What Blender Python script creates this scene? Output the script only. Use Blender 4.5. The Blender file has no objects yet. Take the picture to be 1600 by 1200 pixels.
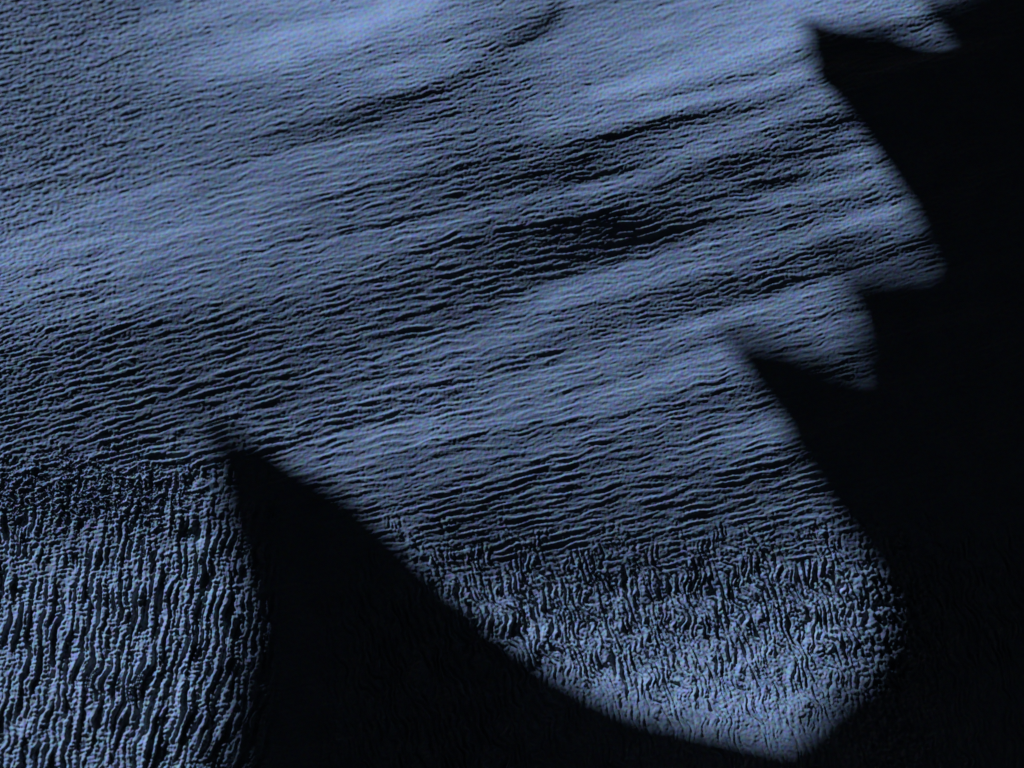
import bpy, bmesh, math
import numpy as np
from mathutils import Vector

# ------------------------------------------------------------------ camera, light, exposure
S = 0.001                                   # metres per unit of the survey grid (the frame spans 1600 x 1200)
ELEV = math.radians(18.0)                   # height of the low sun / moon
AZ = np.array([-0.66, 0.75]); AZ = AZ / np.linalg.norm(AZ)    # horizontal direction towards the light (x right, y away)
TILT = math.radians(13.0)
DIST = 3000 * S
scn = bpy.context.scene

cam_d = bpy.data.cameras.new("camera")
cam = bpy.data.objects.new("camera", cam_d)
scn.collection.objects.link(cam)
cam_d.sensor_width = 36.0
cam_d.lens = 36.0 * 3000 / 1600
cam_d.clip_start = 0.05
cam_d.clip_end = 200
cam.location = (0, -math.sin(TILT) * DIST, math.cos(TILT) * DIST)
cam.rotation_euler = (TILT, 0, 0)
scn.camera = cam
cam_d.dof.use_dof = True
cam_d.dof.focus_distance = DIST - 35 * S
cam_d.dof.aperture_fstop = 0.85

world = bpy.data.worlds.new("World")
scn.world = world
world.use_nodes = True
nt = world.node_tree
bg = nt.nodes["Background"]
sky = nt.nodes.new("ShaderNodeTexSky")
sky.sky_type = 'NISHITA'
sky.sun_disc = False
sky.sun_elevation = ELEV
sky.sun_rotation = math.atan2(AZ[0], AZ[1])
nt.links.new(sky.outputs[0], bg.inputs[0])
bg.inputs[1].default_value = 0.0023

sun_d = bpy.data.lights.new("sun", 'SUN')
sun = bpy.data.objects.new("sun", sun_d)
scn.collection.objects.link(sun)
sun_d.energy = 5.0
sun_d.color = (0.375, 0.575, 1.0)
sun_d.angle = math.radians(1.35)
Ldir = Vector((AZ[0] * math.cos(ELEV), AZ[1] * math.cos(ELEV), math.sin(ELEV)))
sun.rotation_euler = Ldir.to_track_quat('Z', 'Y').to_euler()
sun.location = Ldir * 3

scn.view_settings.view_transform = 'Standard'
scn.view_settings.look = 'None'
scn.view_settings.exposure = 0.86
scn.view_settings.gamma = 1

# ------------------------------------------------------------------ materials
def crust_material(name, base, grain):
    m = bpy.data.materials.new(name); m.use_nodes = True
    n = m.node_tree; b = n.nodes["Principled BSDF"]
    tc = n.nodes.new("ShaderNodeTexCoord")
    a = n.nodes.new("ShaderNodeTexNoise"); a.inputs["Scale"].default_value = grain; a.inputs["Detail"].default_value = 3
    c = n.nodes.new("ShaderNodeTexNoise"); c.inputs["Scale"].default_value = grain * 0.12; c.inputs["Detail"].default_value = 4
    for t in (a, c): n.links.new(tc.outputs["Object"], t.inputs["Vector"])
    hue = n.nodes.new("ShaderNodeMix"); hue.data_type = 'RGBA'; hue.blend_type = 'MIX'
    hue.inputs[0].default_value = 0.24
    hue.inputs[6].default_value = (*base, 1)
    sat = n.nodes.new("ShaderNodeHueSaturation"); sat.inputs["Saturation"].default_value = 1.8
    n.links.new(a.outputs["Color"], sat.inputs["Color"])
    n.links.new(sat.outputs[0], hue.inputs[7])
    mul = n.nodes.new("ShaderNodeMix"); mul.data_type = 'RGBA'; mul.blend_type = 'MULTIPLY'; mul.inputs[0].default_value = 1
    rmp = n.nodes.new("ShaderNodeValToRGB")
    rmp.color_ramp.elements[0].position = 0.3; rmp.color_ramp.elements[0].color = (0.78, 0.79, 0.82, 1)
    rmp.color_ramp.elements[1].position = 0.7; rmp.color_ramp.elements[1].color = (1, 1, 1, 1)
    n.links.new(c.outputs[0], rmp.inputs[0])
    n.links.new(hue.outputs[2], mul.inputs[6]); n.links.new(rmp.outputs[0], mul.inputs[7])
    n.links.new(mul.outputs[2], b.inputs["Base Color"])
    b.inputs["Roughness"].default_value = 0.75
    b.inputs["Specular IOR Level"].default_value = 0.25
    bu = n.nodes.new("ShaderNodeBump"); bu.inputs["Strength"].default_value = 0.35; bu.inputs["Distance"].default_value = 0.0012
    d = n.nodes.new("ShaderNodeTexNoise"); d.inputs["Scale"].default_value = 330; d.inputs["Detail"].default_value = 2
    n.links.new(tc.outputs["Object"], d.inputs["Vector"])
    n.links.new(d.outputs[0], bu.inputs["Height"]); n.links.new(bu.outputs[0], b.inputs["Normal"])
    return m

MAT_R = crust_material("rippled_crust", (0.19, 0.185, 0.19), 170)
MAT_F = crust_material("furrowed_crust", (0.22, 0.22, 0.22), 170)
MAT_W = crust_material("dark_caster", (0.05, 0.05, 0.055), 40)
MAT_G = crust_material("dark_ground", (0.24, 0.20, 0.17), 150)

# ------------------------------------------------------------------ noise helpers
rng = np.random.default_rng(11)
N = 2048
ky = np.fft.fftfreq(N)[:, None]; kx = np.fft.rfftfreq(N)[None, :]
def field(filt):
    f = np.fft.irfft2(np.fft.rfft2(rng.standard_normal((N, N))) * filt, s=(N, N))
    return (f / f.std()).astype(np.float32)
def band(lv, lu, bw=0.45):
    """noise whose crests run along u: wavelength lv across, correlation lu along"""
    return np.exp(-((np.abs(ky) - 1 / lv) * lv / bw) ** 2) * np.exp(-(kx * lu) ** 2)
def iso(l, p=2.2, hi=3.0):
    k = np.sqrt(kx ** 2 + ky ** 2); k[0, 0] = 1
    f = (k * l + 1) ** -p * np.exp(-(k * hi) ** 2); f[0, 0] = 0
    return f
def isoband(l, bw=0.5):
    k = np.sqrt(kx ** 2 + ky ** 2)
    return np.exp(-((k - 1 / l) * l / bw) ** 2)
def smp(T, u, v):
    u = np.mod(u, N); v = np.mod(v, N)
    i = u.astype(np.int32); j = v.astype(np.int32)
    fu = (u - i).astype(np.float32); fv = (v - j).astype(np.float32)
    i %= N; j %= N; i1 = (i + 1) % N; j1 = (j + 1) % N
    return (T[j, i] * (1 - fu) + T[j, i1] * fu) * (1 - fv) + (T[j1, i] * (1 - fu) + T[j1, i1] * fu) * fv
def smc(T, u, v):
    """cubic sampling, for the fine relief"""
    u = np.mod(u, N); v = np.mod(v, N)
    i = np.floor(u).astype(np.int32); j = np.floor(v).astype(np.int32)
    a = (u - i).astype(np.float32); b = (v - j).astype(np.float32)
    def w(t): return (((-0.5 * t + 1) * t - 0.5) * t, (1.5 * t - 2.5) * t * t + 1, ((-1.5 * t + 2) * t + 0.5) * t, (0.5 * t - 0.5) * t * t)
    wa = w(a); wb = w(b); out = 0
    I = [np.mod(i + k, N) for k in (-1, 0, 1, 2)]
    for q in range(4):
        J = np.mod(j + q - 1, N)
        out = out + wb[q] * (T[J, I[0]] * wa[0] + T[J, I[1]] * wa[1] + T[J, I[2]] * wa[2] + T[J, I[3]] * wa[3])
    return out
def sstep(a, b, x):
    t = np.clip((x - a) / (b - a), 0, 1); return t * t * (3 - 2 * t)
def ridge(n, c=1.0, p=2.0):
    """narrow crests on a flat floor"""
    return np.clip(1 - np.sqrt(n * n + 0.01) / c, 0, 1) ** p

T_rip = field(band(25, 120, 0.6)); T_rip2 = field(band(13, 45, 0.5)); T_fin = field(band(8, 18, 0.5))
T_fur = field(band(15.5, 85, 0.65)); T_fur2 = field(band(12, 36, 0.5))
T_lob = field(band(12, 34, 0.6)); T_iso = field(isoband(11, 0.6)); T_crm = field(isoband(7, 0.4))
T_wav = field(isoband(75, 0.7)); T_big = field(isoband(330, 0.8)); T_w2 = field(isoband(26, 0.6))
T_saw = field(band(12.5, 62, 0.6))
T_strk = field(band(110, 480, 0.8))
T_strk2 = field(band(46, 260, 0.7))

# ------------------------------------------------------------------ the survey grid: dense over the close-up, sparse beyond it
def axis(a, b, n_in, lo, hi):
    mid = np.linspace(a, b, n_in)
    st = mid[1] - mid[0]
    def out(span):
        r = [0.0]; s = st
        while r[-1] < span: s = min(s * 1.09, 60); r.append(r[-1] + s)
        return np.array(r[1:])
    return np.concatenate([a - out(a - lo)[::-1], mid, b + out(hi - b)])
gx = axis(-20, 1620, 1270, -1500, 2600)
gy = axis(-20, 1220, 950, -1700, 2300)
X, Y = np.meshgrid(gx, gy)
X = X.astype(np.float32); Y = Y.astype(np.float32)
ny, nx = X.shape

# ------------------------------------------------------------------ broad swell of the bank
gl = lambda g: (np.asarray(g, float) / 255 / 1.0) ** 2.9
BX = [-200, 0, 200, 400, 600, 800, 1000, 1200, 1400, 1600]
BY = [-100, 0, 100, 200, 300, 400, 500, 600, 700, 800, 900, 1000, 1100, 1250]
BG = np.array([
 [62, 62, 92, 120, 135, 122, 132, 145, 150, 150],
 [38, 40, 82, 120, 138, 124, 132, 145, 138, 125],
 [34, 38, 70, 104, 116, 112, 134, 142, 130, 125],
 [50, 50, 60, 76, 82, 92, 112, 108, 120, 120],
 [80, 80, 86, 76, 84, 86, 93, 101, 114, 112],
 [95, 95, 92, 84, 76, 73, 81, 100, 110, 110],
 [80, 80, 62, 54, 64, 78, 92, 100, 105, 110],
 [38, 38, 40, 60, 76, 82, 88, 86, 95, 100],
 [28, 28, 38, 76, 78, 72, 76, 80, 90, 90],
 [50, 50, 52, 62, 68, 50, 52, 62, 76, 80],
 [82, 82, 80, 72, 80, 74, 70, 74, 90, 92],
 [84, 84, 82, 74, 92, 100, 104, 102, 100, 96],
 [86, 86, 84, 78, 98, 110, 122, 122, 112, 106],
 [88, 88, 84, 70, 100, 110, 128, 128, 118, 110]], float)
CS = 8                                         # coarse grid step
cx = np.arange(-800, 2400, CS).astype(float); cy = np.arange(-800, 2000, CS).astype(float)
tmp = np.array([np.interp(cx, BX, row) for row in BG])
G = np.array([np.interp(cy, BY, tmp[:, i]) for i in range(len(cx))]).T
def blur(A, s):
    fy = np.fft.fftfreq(A.shape[0])[:, None]; fx = np.fft.rfftfreq(A.shape[1])[None, :]
    return np.fft.irfft2(np.fft.rfft2(A) * np.exp(-2 * (math.pi * s) ** 2 * (fx ** 2 + fy ** 2)), s=A.shape)
def segdist(px, py, P, closed=False):
    d = np.full(px.shape, 1e9, np.float32)
    n = len(P)
    for i in range(n if closed else n - 1):
        (x0, y0), (x1, y1) = P[i], P[(i + 1) % n]
        dx, dy = x1 - x0, y1 - y0
        t = np.clip(((px - x0) * dx + (py - y0) * dy) / (dx * dx + dy * dy), 0, 1)
        np.minimum(d, (px - x0 - t * dx) ** 2 + (py - y0 - t * dy) ** 2, out=d)
    return np.sqrt(d)
G = blur(G, 5)
CX, CY = np.meshgrid(cx, cy)
CXf = CX.astype(np.float32); CYf = CY.astype(np.float32)
FOLDS = [
 ([(0, 610), (400, 545), (700, 440), (1000, 345), (1280, 265)], 55, -18),  # (course, half width, change of grey): long soft folds of the bank
 ([(875, 0), (850, 40), (780, 85), (690, 135), (560, 185), (430, 220), (320, 285)], 12, -19),
 ([(1290, 180), (1150, 215), (960, 225), (800, 262), (640, 320), (480, 345)], 30, -17),
 ([(1240, 265), (1120, 320), (960, 350), (800, 390), (640, 445), (430, 520), (250, 560), (0, 600)], 30, -17),
 ([(760, 455), (640, 480), (500, 530), (380, 600), (200, 650), (0, 670)], 22, -26),
 ([(450, 508), (330, 530), (150, 535)], 12, -28),
 ([(1370, 372), (1290, 405), (1200, 450)], 12, -20),
 ([(1330, 300), (1200, 350), (1100, 400), (900, 455), (700, 560), (500, 620)], 22, 12),
 ([(1000, 300), (800, 310), (620, 385), (420, 450), (200, 480), (0, 520)], 22, 16),
 ([(700, 150), (560, 240), (300, 330), (0, 420)], 22, 8),
 ([(1250, 60), (1050, 130), (850, 190)], 30, 10),
 ([(700, 30), (500, 60), (340, 110)], 40, 8),
 ([(1100, 640), (900, 760), (700, 800)], 26, -12),
 ([(1230, 820), (1100, 840), (900, 855), (700, 850)], 22, -14),
]
taper = 1 - 0.65 * sstep(850, 1150, CX)
for P, w, a in FOLDS:
    G += taper * a * (0.62 * np.exp(-(segdist(CXf, CYf, P) / w) ** 2) + 0.5 * np.exp(-(segdist(CXf, CYf, P) / (2.3 * w)) ** 2))
flowa = math.radians(14)
su = CX * math.cos(flowa) - CY * math.sin(flowa); sv = CX * math.sin(flowa) + CY * math.cos(flowa)
G += 6.0 * smp(T_strk, su + 500, sv) * (1 - sstep(750, 900, CY)) + 5.0 * smp(T_strk2, su, sv + 300) * (1 - sstep(750, 900, CY))
G += -16 * np.exp(-((CY - 640 + 0.22 * CX) / 110) ** 2) * (1 - sstep(450, 900, CX)) - 10 * np.exp(-(((CX - 200) / 260) ** 2 + ((CY - 190) / 90) ** 2))
tl = CY + 0.22 * (CX - 1000)
G += 13 * np.exp(-((CX - 1080) / 210) ** 2 - ((tl - 295) / 75) ** 2) - 8 * np.exp(-((CX - 500) / 260) ** 2 - ((tl - 420) / 60) ** 2)
G += 26 * np.exp(-((CX - 335) / 60) ** 2 - ((CY - 665) / 45) ** 2)
G = np.clip(G, 30 + 28 * np.maximum(1 - sstep(380, 480, CY), sstep(560, 900, CX)), 165)
FLAT = gl(99)
slope = (math.sin(ELEV) - math.sin(ELEV) * gl(G) / FLAT) / math.cos(ELEV)
slope -= slope.mean()
win = sstep(-800, -350, CX) * (1 - sstep(1950, 2400, CX)) * sstep(-800, -350, CY) * (1 - sstep(1550, 2000, CY))
slope *= 1.2 * win
fy = 2 * math.pi * np.fft.fftfreq(len(cy), CS)[:, None]; fx = 2 * math.pi * np.fft.rfftfreq(len(cx), CS)[None, :]
ka = fx * AZ[0] - fy * AZ[1]                   # derivative towards the light (rows grow away from it)
lam = (2 * math.pi / 2600) ** 2
Hc = np.fft.irfft2(np.fft.rfft2(slope) * (-1j * ka) / (ka ** 2 + 0.03 * (fx ** 2 + fy ** 2) + lam), s=slope.shape)
print("swell range", Hc.min(), Hc.max())
fi = np.clip((X - cx[0]) / CS, 0, len(cx) - 2.001); fj = np.clip((Y - cy[0]) / CS, 0, len(cy) - 2.001)
i0 = fi.astype(int); j0 = fj.astype(int); fi -= i0; fj -= j0
def cub(t): return (((-0.5 * t + 1) * t - 0.5) * t, (1.5 * t - 2.5) * t * t + 1, ((-1.5 * t + 2) * t + 0.5) * t, (0.5 * t - 0.5) * t * t)
wi = cub(fi); wj = cub(fj); H = 0
for q in range(4):
    row = np.clip(j0 + q - 1, 0, len(cy) - 1)
    H = H + wj[q] * sum(Hc[row, np.clip(i0 + k - 1, 0, len(cx) - 1)] * wi[k] for k in range(4))

SWELL = H.copy()
# ------------------------------------------------------------------ outline of the shadow on the slab
EDGE = [(1640, -300), (1575, -80), (1545, -5), (1495, 12), (1470, 28), (1472, 48), (1502, 72), (1478, 80), (1450, 80),
 (1420, 73), (1392, 60), (1360, 63), (1310, 52), (1266, 40), (1280, 75), (1286, 125), (1302, 152), (1335, 182),
 (1360, 215), (1385, 255), (1412, 292), (1440, 335), (1460, 380), (1475, 410), (1470, 430), (1452, 443), (1400, 447),
 (1360, 452), (1334, 455), (1352, 482), (1362, 520), (1362, 560), (1364, 602), (1345, 600), (1300, 585), (1260, 568),
 (1220, 556), (1150, 550), (1176, 580), (1196, 612), (1226, 655), (1250, 692), (1275, 735), (1302, 775), (1327, 822),
 (1357, 862), (1388, 900), (1405, 935), (1413, 975), (1398, 1030), (1370, 1075), (1330, 1102), (1292, 1140),
 (1258, 1172), (1222, 1182), (1160, 1166), (1110, 1158), (1050, 1143), (985, 1126), (930, 1102), (870, 1068),
 (815, 1030), (760, 988), (705, 942), (650, 888), (610, 850), (560, 808), (500, 770), (460, 745), (420, 720),
 (385, 712), (362, 706), (367, 745), (372, 790), (386, 850), (402, 900), (418, 960), (426, 1000), (412, 1050),
 (398, 1100), (388, 1150), (382, 1200), (378, 1290), (372, 1500)]
def inside(px, py, P):
    r = np.zeros(px.shape, bool); n = len(P)
    for i in range(n):
        (x0, y0), (x1, y1) = P[i], P[(i + 1) % n]
        if y0 == y1: continue
        c = ((py < y0) != (py < y1)) & (px < (x1 - x0) * (py - y0) / (y1 - y0) + x0)
        r ^= c
    return r
# ------------------------------------------------------------------ fine relief: wind ripples, furrows and crumbs
ang = np.radians(11 + 5 * (X / 1600) + 4 * np.exp(-((Y - 480) / 250) ** 2) - 7 * sstep(650, 900, Y) - 5 * (1 - sstep(60, 330, Y)) * (1 - sstep(500, 1000, X)))
ua = X * np.cos(ang) - Y * np.sin(ang)
base = np.radians(14.5)
# a stream coordinate that bends smoothly with the field
vv = Y * math.cos(base) + X * math.sin(base) + 14 * np.sin(X / 330.0 + 0.7) * np.exp(-((Y - 450) / 400) ** 2) - 0.04 * (X - 800) * sstep(550, 1000, Y)
uu = X * math.cos(base) - Y * math.sin(base)
wv = 1.0 * smp(T_wav, X, Y) + 0.15 * smc(T_w2, X + 300, Y)
v1 = vv + wv
r1 = smc(T_rip, uu, v1); r2 = smc(T_rip2, uu + 900, v1 + 200); f1 = smc(T_fin, uu, v1 + 100)
saw = smc(T_saw, uu + 1200, v1 + 60)
for _ in range(5): saw = 0.4 * saw + 0.6 * smc(T_saw, uu + 1200, v1 + 60 + 1.25 * saw)   # steep side towards the light, long fall behind it
saw = np.exp(1.0 * np.tanh(0.95 * saw)) * (1 + 0.22 * smp(T_wav, X + 510, Y + 15))
amp_lo = 0.5 + 0.5 * np.tanh(smp(T_big, X, Y))
crum = smc(T_crm, X, Y); isoN = smc(T_iso, X, Y)
# how strong the ripples stand in each place
A = 0.32 + 0.68 * sstep(60, 420, Y + 0.10 * (800 - X))
A = A * (1 - 0.35 * np.exp(-(((X - 1050) / 260) ** 2 + ((Y - 500) / 110) ** 2))) * (1 - 0.3 * np.exp(-(((X - 1300) / 180) ** 2 + ((Y - 420) / 110) ** 2)))
A *= 0.8 + 0.35 * amp_lo
A *= 1 + 0.45 * np.exp(-((vv - 790) / 70) ** 2) * (1 - sstep(600, 1100, X))
rip = 0.385 * A * (1.3 * saw + 1.0 * ridge(r1, 0.44, 1.8) * (0.7 + 0.25 * smp(T_wav, X + 77, Y + 99)) + 0.7 * ridge(r2, 0.6, 2.0) + 0.3 * r1 + 0.36 * f1 + 0.20 * crum + 0.16 * isoN)
rip += (1 - np.clip(A, 0, 1)) * (0.30 * f1 + 0.16 * crum + 0.22 * r2)
# upper left corner: ripples break up into short dashes
ul = (1 - sstep(150, 520, X + 0.4 * Y)) * 1.0
rip += 0.7 * ul * (1.4 * ridge(smc(T_fur2, uu + 40, v1), 0.9, 1.6) + 0.3 * isoN)

# furrows of the lower left: nearly upright ridges, lee side to the right
fa = np.radians(84 - 12 * sstep(1000, 1200, Y) * sstep(100, 350, X))
fw = 2.0 * smp(T_wav, X + 200, Y + 900) + 0.6 * smc(T_w2, X, Y + 500)
bend = 10 * np.sin(Y / 95.0) * 0.6
fu = X * 0.15 - Y; fv = 0.15 * Y + X + 22 * ((Y - 980) / 220) ** 2 * sstep(980, 1200, Y) * sstep(60, 350, X) + fw + bend * 0.5
q1 = smc(T_fur, fu, fv)
for _ in range(4): q1 = smc(T_fur, fu, fv - 1.7 * q1)      # crests lean towards the lee
q2 = smc(T_fur2, fu + 300, fv + 77)
fur = 1.9 * np.clip(q1, -2, 2) * (0.75 + 0.3 * amp_lo) * (1 + 0.28 * smp(T_wav, X + 400, Y + 640)) + 0.6 * smc(T_lob, fu, fv + 40) + 1.3 * ridge(q2, 0.9, 1.5) + 1.0 * smp(T_wav, X + 333, Y) + 1.0 * np.exp(-(((X - 405) / 60) ** 2)) * smp(T_w2, X + 20, Y) + 0.42 * ridge(smc(T_rip2, uu * 1.2, v1 * 1.4), 0.9, 1.2) + 0.42 * f1 + 0.42 * isoN + 0.3 * crum
# end of the tongue: leaning crumbly ridges
la = math.radians(110)
lw = 1.2 * smc(T_w2, X + 800, Y) + 3.5 * smp(T_wav, X, Y + 100)
lu = X * math.cos(la) - Y * math.sin(la); lv = Y * math.cos(la) + X * math.sin(la) + lw
p1 = smc(T_lob, lu, lv); p2 = smc(T_fur2, lu + 40, lv + 500)
lob = 0.66 * (3.4 * ridge(p1, 0.9, 1.2) + 1.6 * ridge(p2, 0.9, 1.4) + 2.0 * p1 + 0.6 * ridge(isoN, 0.9, 1.0) + 0.25 * isoN + 0.55 * crum + 0.7 * smc(T_fin, lu + 90, lv) + 1.2 * smc(T_fur2, lu + 600, lv) + 3.0 * np.exp(-((X - 1400) / 60) ** 2) * (smp(T_w2, X, Y + 20) + isoN) + 1.5 * smp(T_wav, X + 333, Y))

jag = 26 * smp(T_wav, X + 50, Y + 50) + 14 * smp(T_w2, X, Y)
mL = sstep(705, 960, Y + 1.7 * np.clip(jag, -42, 42) + 0.10 * X) * (1 - sstep(405, 450, X))
mB = sstep(800, 965, Y + jag * 0.8 + 0.05 * (X - 1000)) * sstep(430, 620, X)
mix = np.exp(-((Y + jag * 0.5 - 765) / 50) ** 2) * (1 - sstep(220, 380, X))       # churned strip above the furrows
smooth_tip = sstep(1100, 1160, Y + 0.25 * np.abs(X - 1180) + 0.4 * jag) * sstep(700, 900, X)
crack = 3.2 * ridge(smp(T_iso, X * 0.55, Y * 0.8), 0.8, 1.4) + 2.5 * ridge(isoN, 0.7, 1.0)
R = rip * (1 - mL) * (1 - mB) + fur * mL + lob * mB * (1 - 0.5 * smooth_tip)
R += crack * mix
blurred = sstep(-160, -420, X) * 0
fade = 1 - sstep(40, 260, np.maximum(np.maximum(-25 - X, X - 1625), np.maximum(-25 - Y, Y - 1225)))  # the sparse far grid carries less of it
R *= (0.15 + 0.85 * fade)
H += R
rim = np.maximum(np.maximum(-1350 - X, X - 2450), np.maximum(-1550 - Y, Y - 2150))
H -= 380 * sstep(0, 140, rim)                   # the slab's outer rim drops to the ground
H = H.astype(np.float32)

# ------------------------------------------------------------------ place the grid on the plane the camera sees
cxp, cyp, czp = 0.0, -math.sin(TILT) * DIST / S, math.cos(TILT) * DIST / S
dx = (X - 800); dy = (600 - Y)
rx = dx; ry = dy * math.cos(TILT) + 3000 * math.sin(TILT); rz = dy * math.sin(TILT) - 3000 * math.cos(TILT)
t = (SWELL - czp) / rz
WX = (cxp + rx * t) * S; WY = (cyp + ry * t) * S
P3 = np.stack([WX, WY, H * S], -1).reshape(-1, 3).astype(np.float32)

idx = np.arange(ny * nx, dtype=np.int32).reshape(ny, nx)
quads = np.stack([idx[1:, :-1], idx[1:, 1:], idx[:-1, 1:], idx[:-1, :-1]], -1)
zoneL = (mL[:-1, :-1] > 0.5) & (X[:-1, :-1] < 520)
zoneB = (mB[:-1, :-1] > 0.5) & (X[:-1, :-1] >= 520)

def grid_object(name, mask, mat, parent, label=None):
    q = quads[mask]
    used, inv = np.unique(q.ravel(), return_inverse=True)
    v = P3[used]
    me = bpy.data.meshes.new(name)
    me.vertices.add(len(v)); me.vertices.foreach_set("co", v.ravel())
    me.loops.add(q.size); me.loops.foreach_set("vertex_index", inv.astype(np.int32).ravel())
    nq = len(q)
    me.polygons.add(nq)
    me.polygons.foreach_set("loop_start", np.arange(0, nq * 4, 4, dtype=np.int32))
    me.polygons.foreach_set("loop_total", np.full(nq, 4, np.int32))
    me.polygons.foreach_set("use_smooth", np.ones(nq, bool))
    me.materials.append(mat)
    me.update(calc_edges=True)
    o = bpy.data.objects.new(name, me)
    scn.collection.objects.link(o)
    o.parent = parent
    if label: o["label"] = label
    print(name, nq)
    return o

slab = bpy.data.objects.new("rippled_surface", None)  # terrain-like relief surface; its material is left open
scn.collection.objects.link(slab)
slab["label"] = "pale blue-grey rippled surface under cold raking light, crossed by a jagged black shadow"
slab["category"] = "surface"
grid_object("rippled_crust", ~(zoneL | zoneB), MAT_R, slab)
grid_object("furrowed_crust", zoneL, MAT_F, slab, "coarse upright furrows at the lower left")
grid_object("furrowed_crust", zoneB, MAT_F, slab, "crumbly leaning ridges at the end of the lit tongue")

# ------------------------------------------------------------------ added upright plate, unseen, its outline cut to throw the black shadow
def on_slab(px, py):
    """a point of the survey grid in metres, with the swell's height"""
    fx_ = min(max((px - cx[0]) / CS, 0), len(cx) - 2.001); fy_ = min(max((py - cy[0]) / CS, 0), len(cy) - 2.001)
    a, b = int(fx_), int(fy_); u, w = fx_ - a, fy_ - b
    h = (Hc[b, a] * (1 - u) + Hc[b, a + 1] * u) * (1 - w) + (Hc[b + 1, a] * (1 - u) + Hc[b + 1, a + 1] * u) * w
    X_, Y_ = px - 800, 600 - py
    ry_ = Y_ * math.cos(TILT) + 3000 * math.sin(TILT); rz_ = Y_ * math.sin(TILT) - 3000 * math.cos(TILT)
    t_ = (h - czp) / rz_
    return X_ * t_ * S, (cyp + ry_ * t_) * S, h * S
CASTER_D = 1.28
side = (AZ[1], -AZ[0])
outline = []
jit = np.random.default_rng(5)
for i in range(len(EDGE) - 1):
    for q in range(3):
        ex = EDGE[i][0] + (EDGE[i + 1][0] - EDGE[i][0]) * q / 3; ey = EDGE[i][1] + (EDGE[i + 1][1] - EDGE[i][1]) * q / 3
        x, y, z = on_slab(ex, ey)
        along = CASTER_D - (x * AZ[0] + y * AZ[1])
        outline.append((x * side[0] + y * side[1], z + along * (math.tan(ELEV) - 0.0062) + 0.0006 * jit.standard_normal()))
print("wall outline", min(o_[1] for o_ in outline), max(o_[1] for o_ in outline), outline[0], outline[-1])
top = 1.25
poly = [(2.4, -0.34), (1.75, -0.34), (1.5, outline[0][1] * 0.6)] + outline + [(outline[-1][0] - 0.03, top), (2.4, top)]
bm = bmesh.new()
vs = [bm.verts.new((AZ[0] * CASTER_D + side[0] * a, AZ[1] * CASTER_D + side[1] * a, b)) for a, b in poly]
face = bm.faces.new(vs)
ext = bmesh.ops.extrude_face_region(bm, geom=[face])
nv = [v_ for v_ in ext["geom"] if isinstance(v_, bmesh.types.BMVert)]
bmesh.ops.translate(bm, verts=nv, vec=(AZ[0] * 0.02, AZ[1] * 0.02, 0))
bmesh.ops.recalc_face_normals(bm, faces=bm.faces)
me = bpy.data.meshes.new("shadow_caster"); bm.to_mesh(me); bm.free()
me.materials.append(MAT_W)
caster = bpy.data.objects.new("shadow_caster", me); scn.collection.objects.link(caster)
caster["label"] = "unseen shadow caster added outside the frame, its jagged outline shaped to throw the black shadow"
caster["category"] = "caster"

# ------------------------------------------------------------------ the ground below the break
gn = 90
g = np.linspace(-1, 1, gn); g = np.sign(g) * np.abs(g) ** 1.3 * 6
gxm, gym = np.meshgrid(g, g)
gz = -330 * S + 0.012 * smp(T_big, gxm * 300 + 1000, gym * 300 + 1000) + 0.004 * smp(T_wav, gxm * 300 + 1000, gym * 300 + 1000)
v = np.stack([gxm, gym, gz], -1).reshape(-1, 3)
ii = np.arange(gn * gn).reshape(gn, gn)
f = np.stack([ii[:-1, :-1], ii[:-1, 1:], ii[1:, 1:], ii[1:, :-1]], -1).reshape(-1, 4)
me = bpy.data.meshes.new("ground"); me.from_pydata(v.tolist(), [], f.tolist()); me.materials.append(MAT_G)
for p in me.polygons: p.use_smooth = True
go = bpy.data.objects.new("ground", me); scn.collection.objects.link(go)
go["kind"] = "structure"; go["label"] = "dark ground around the rippled surface"
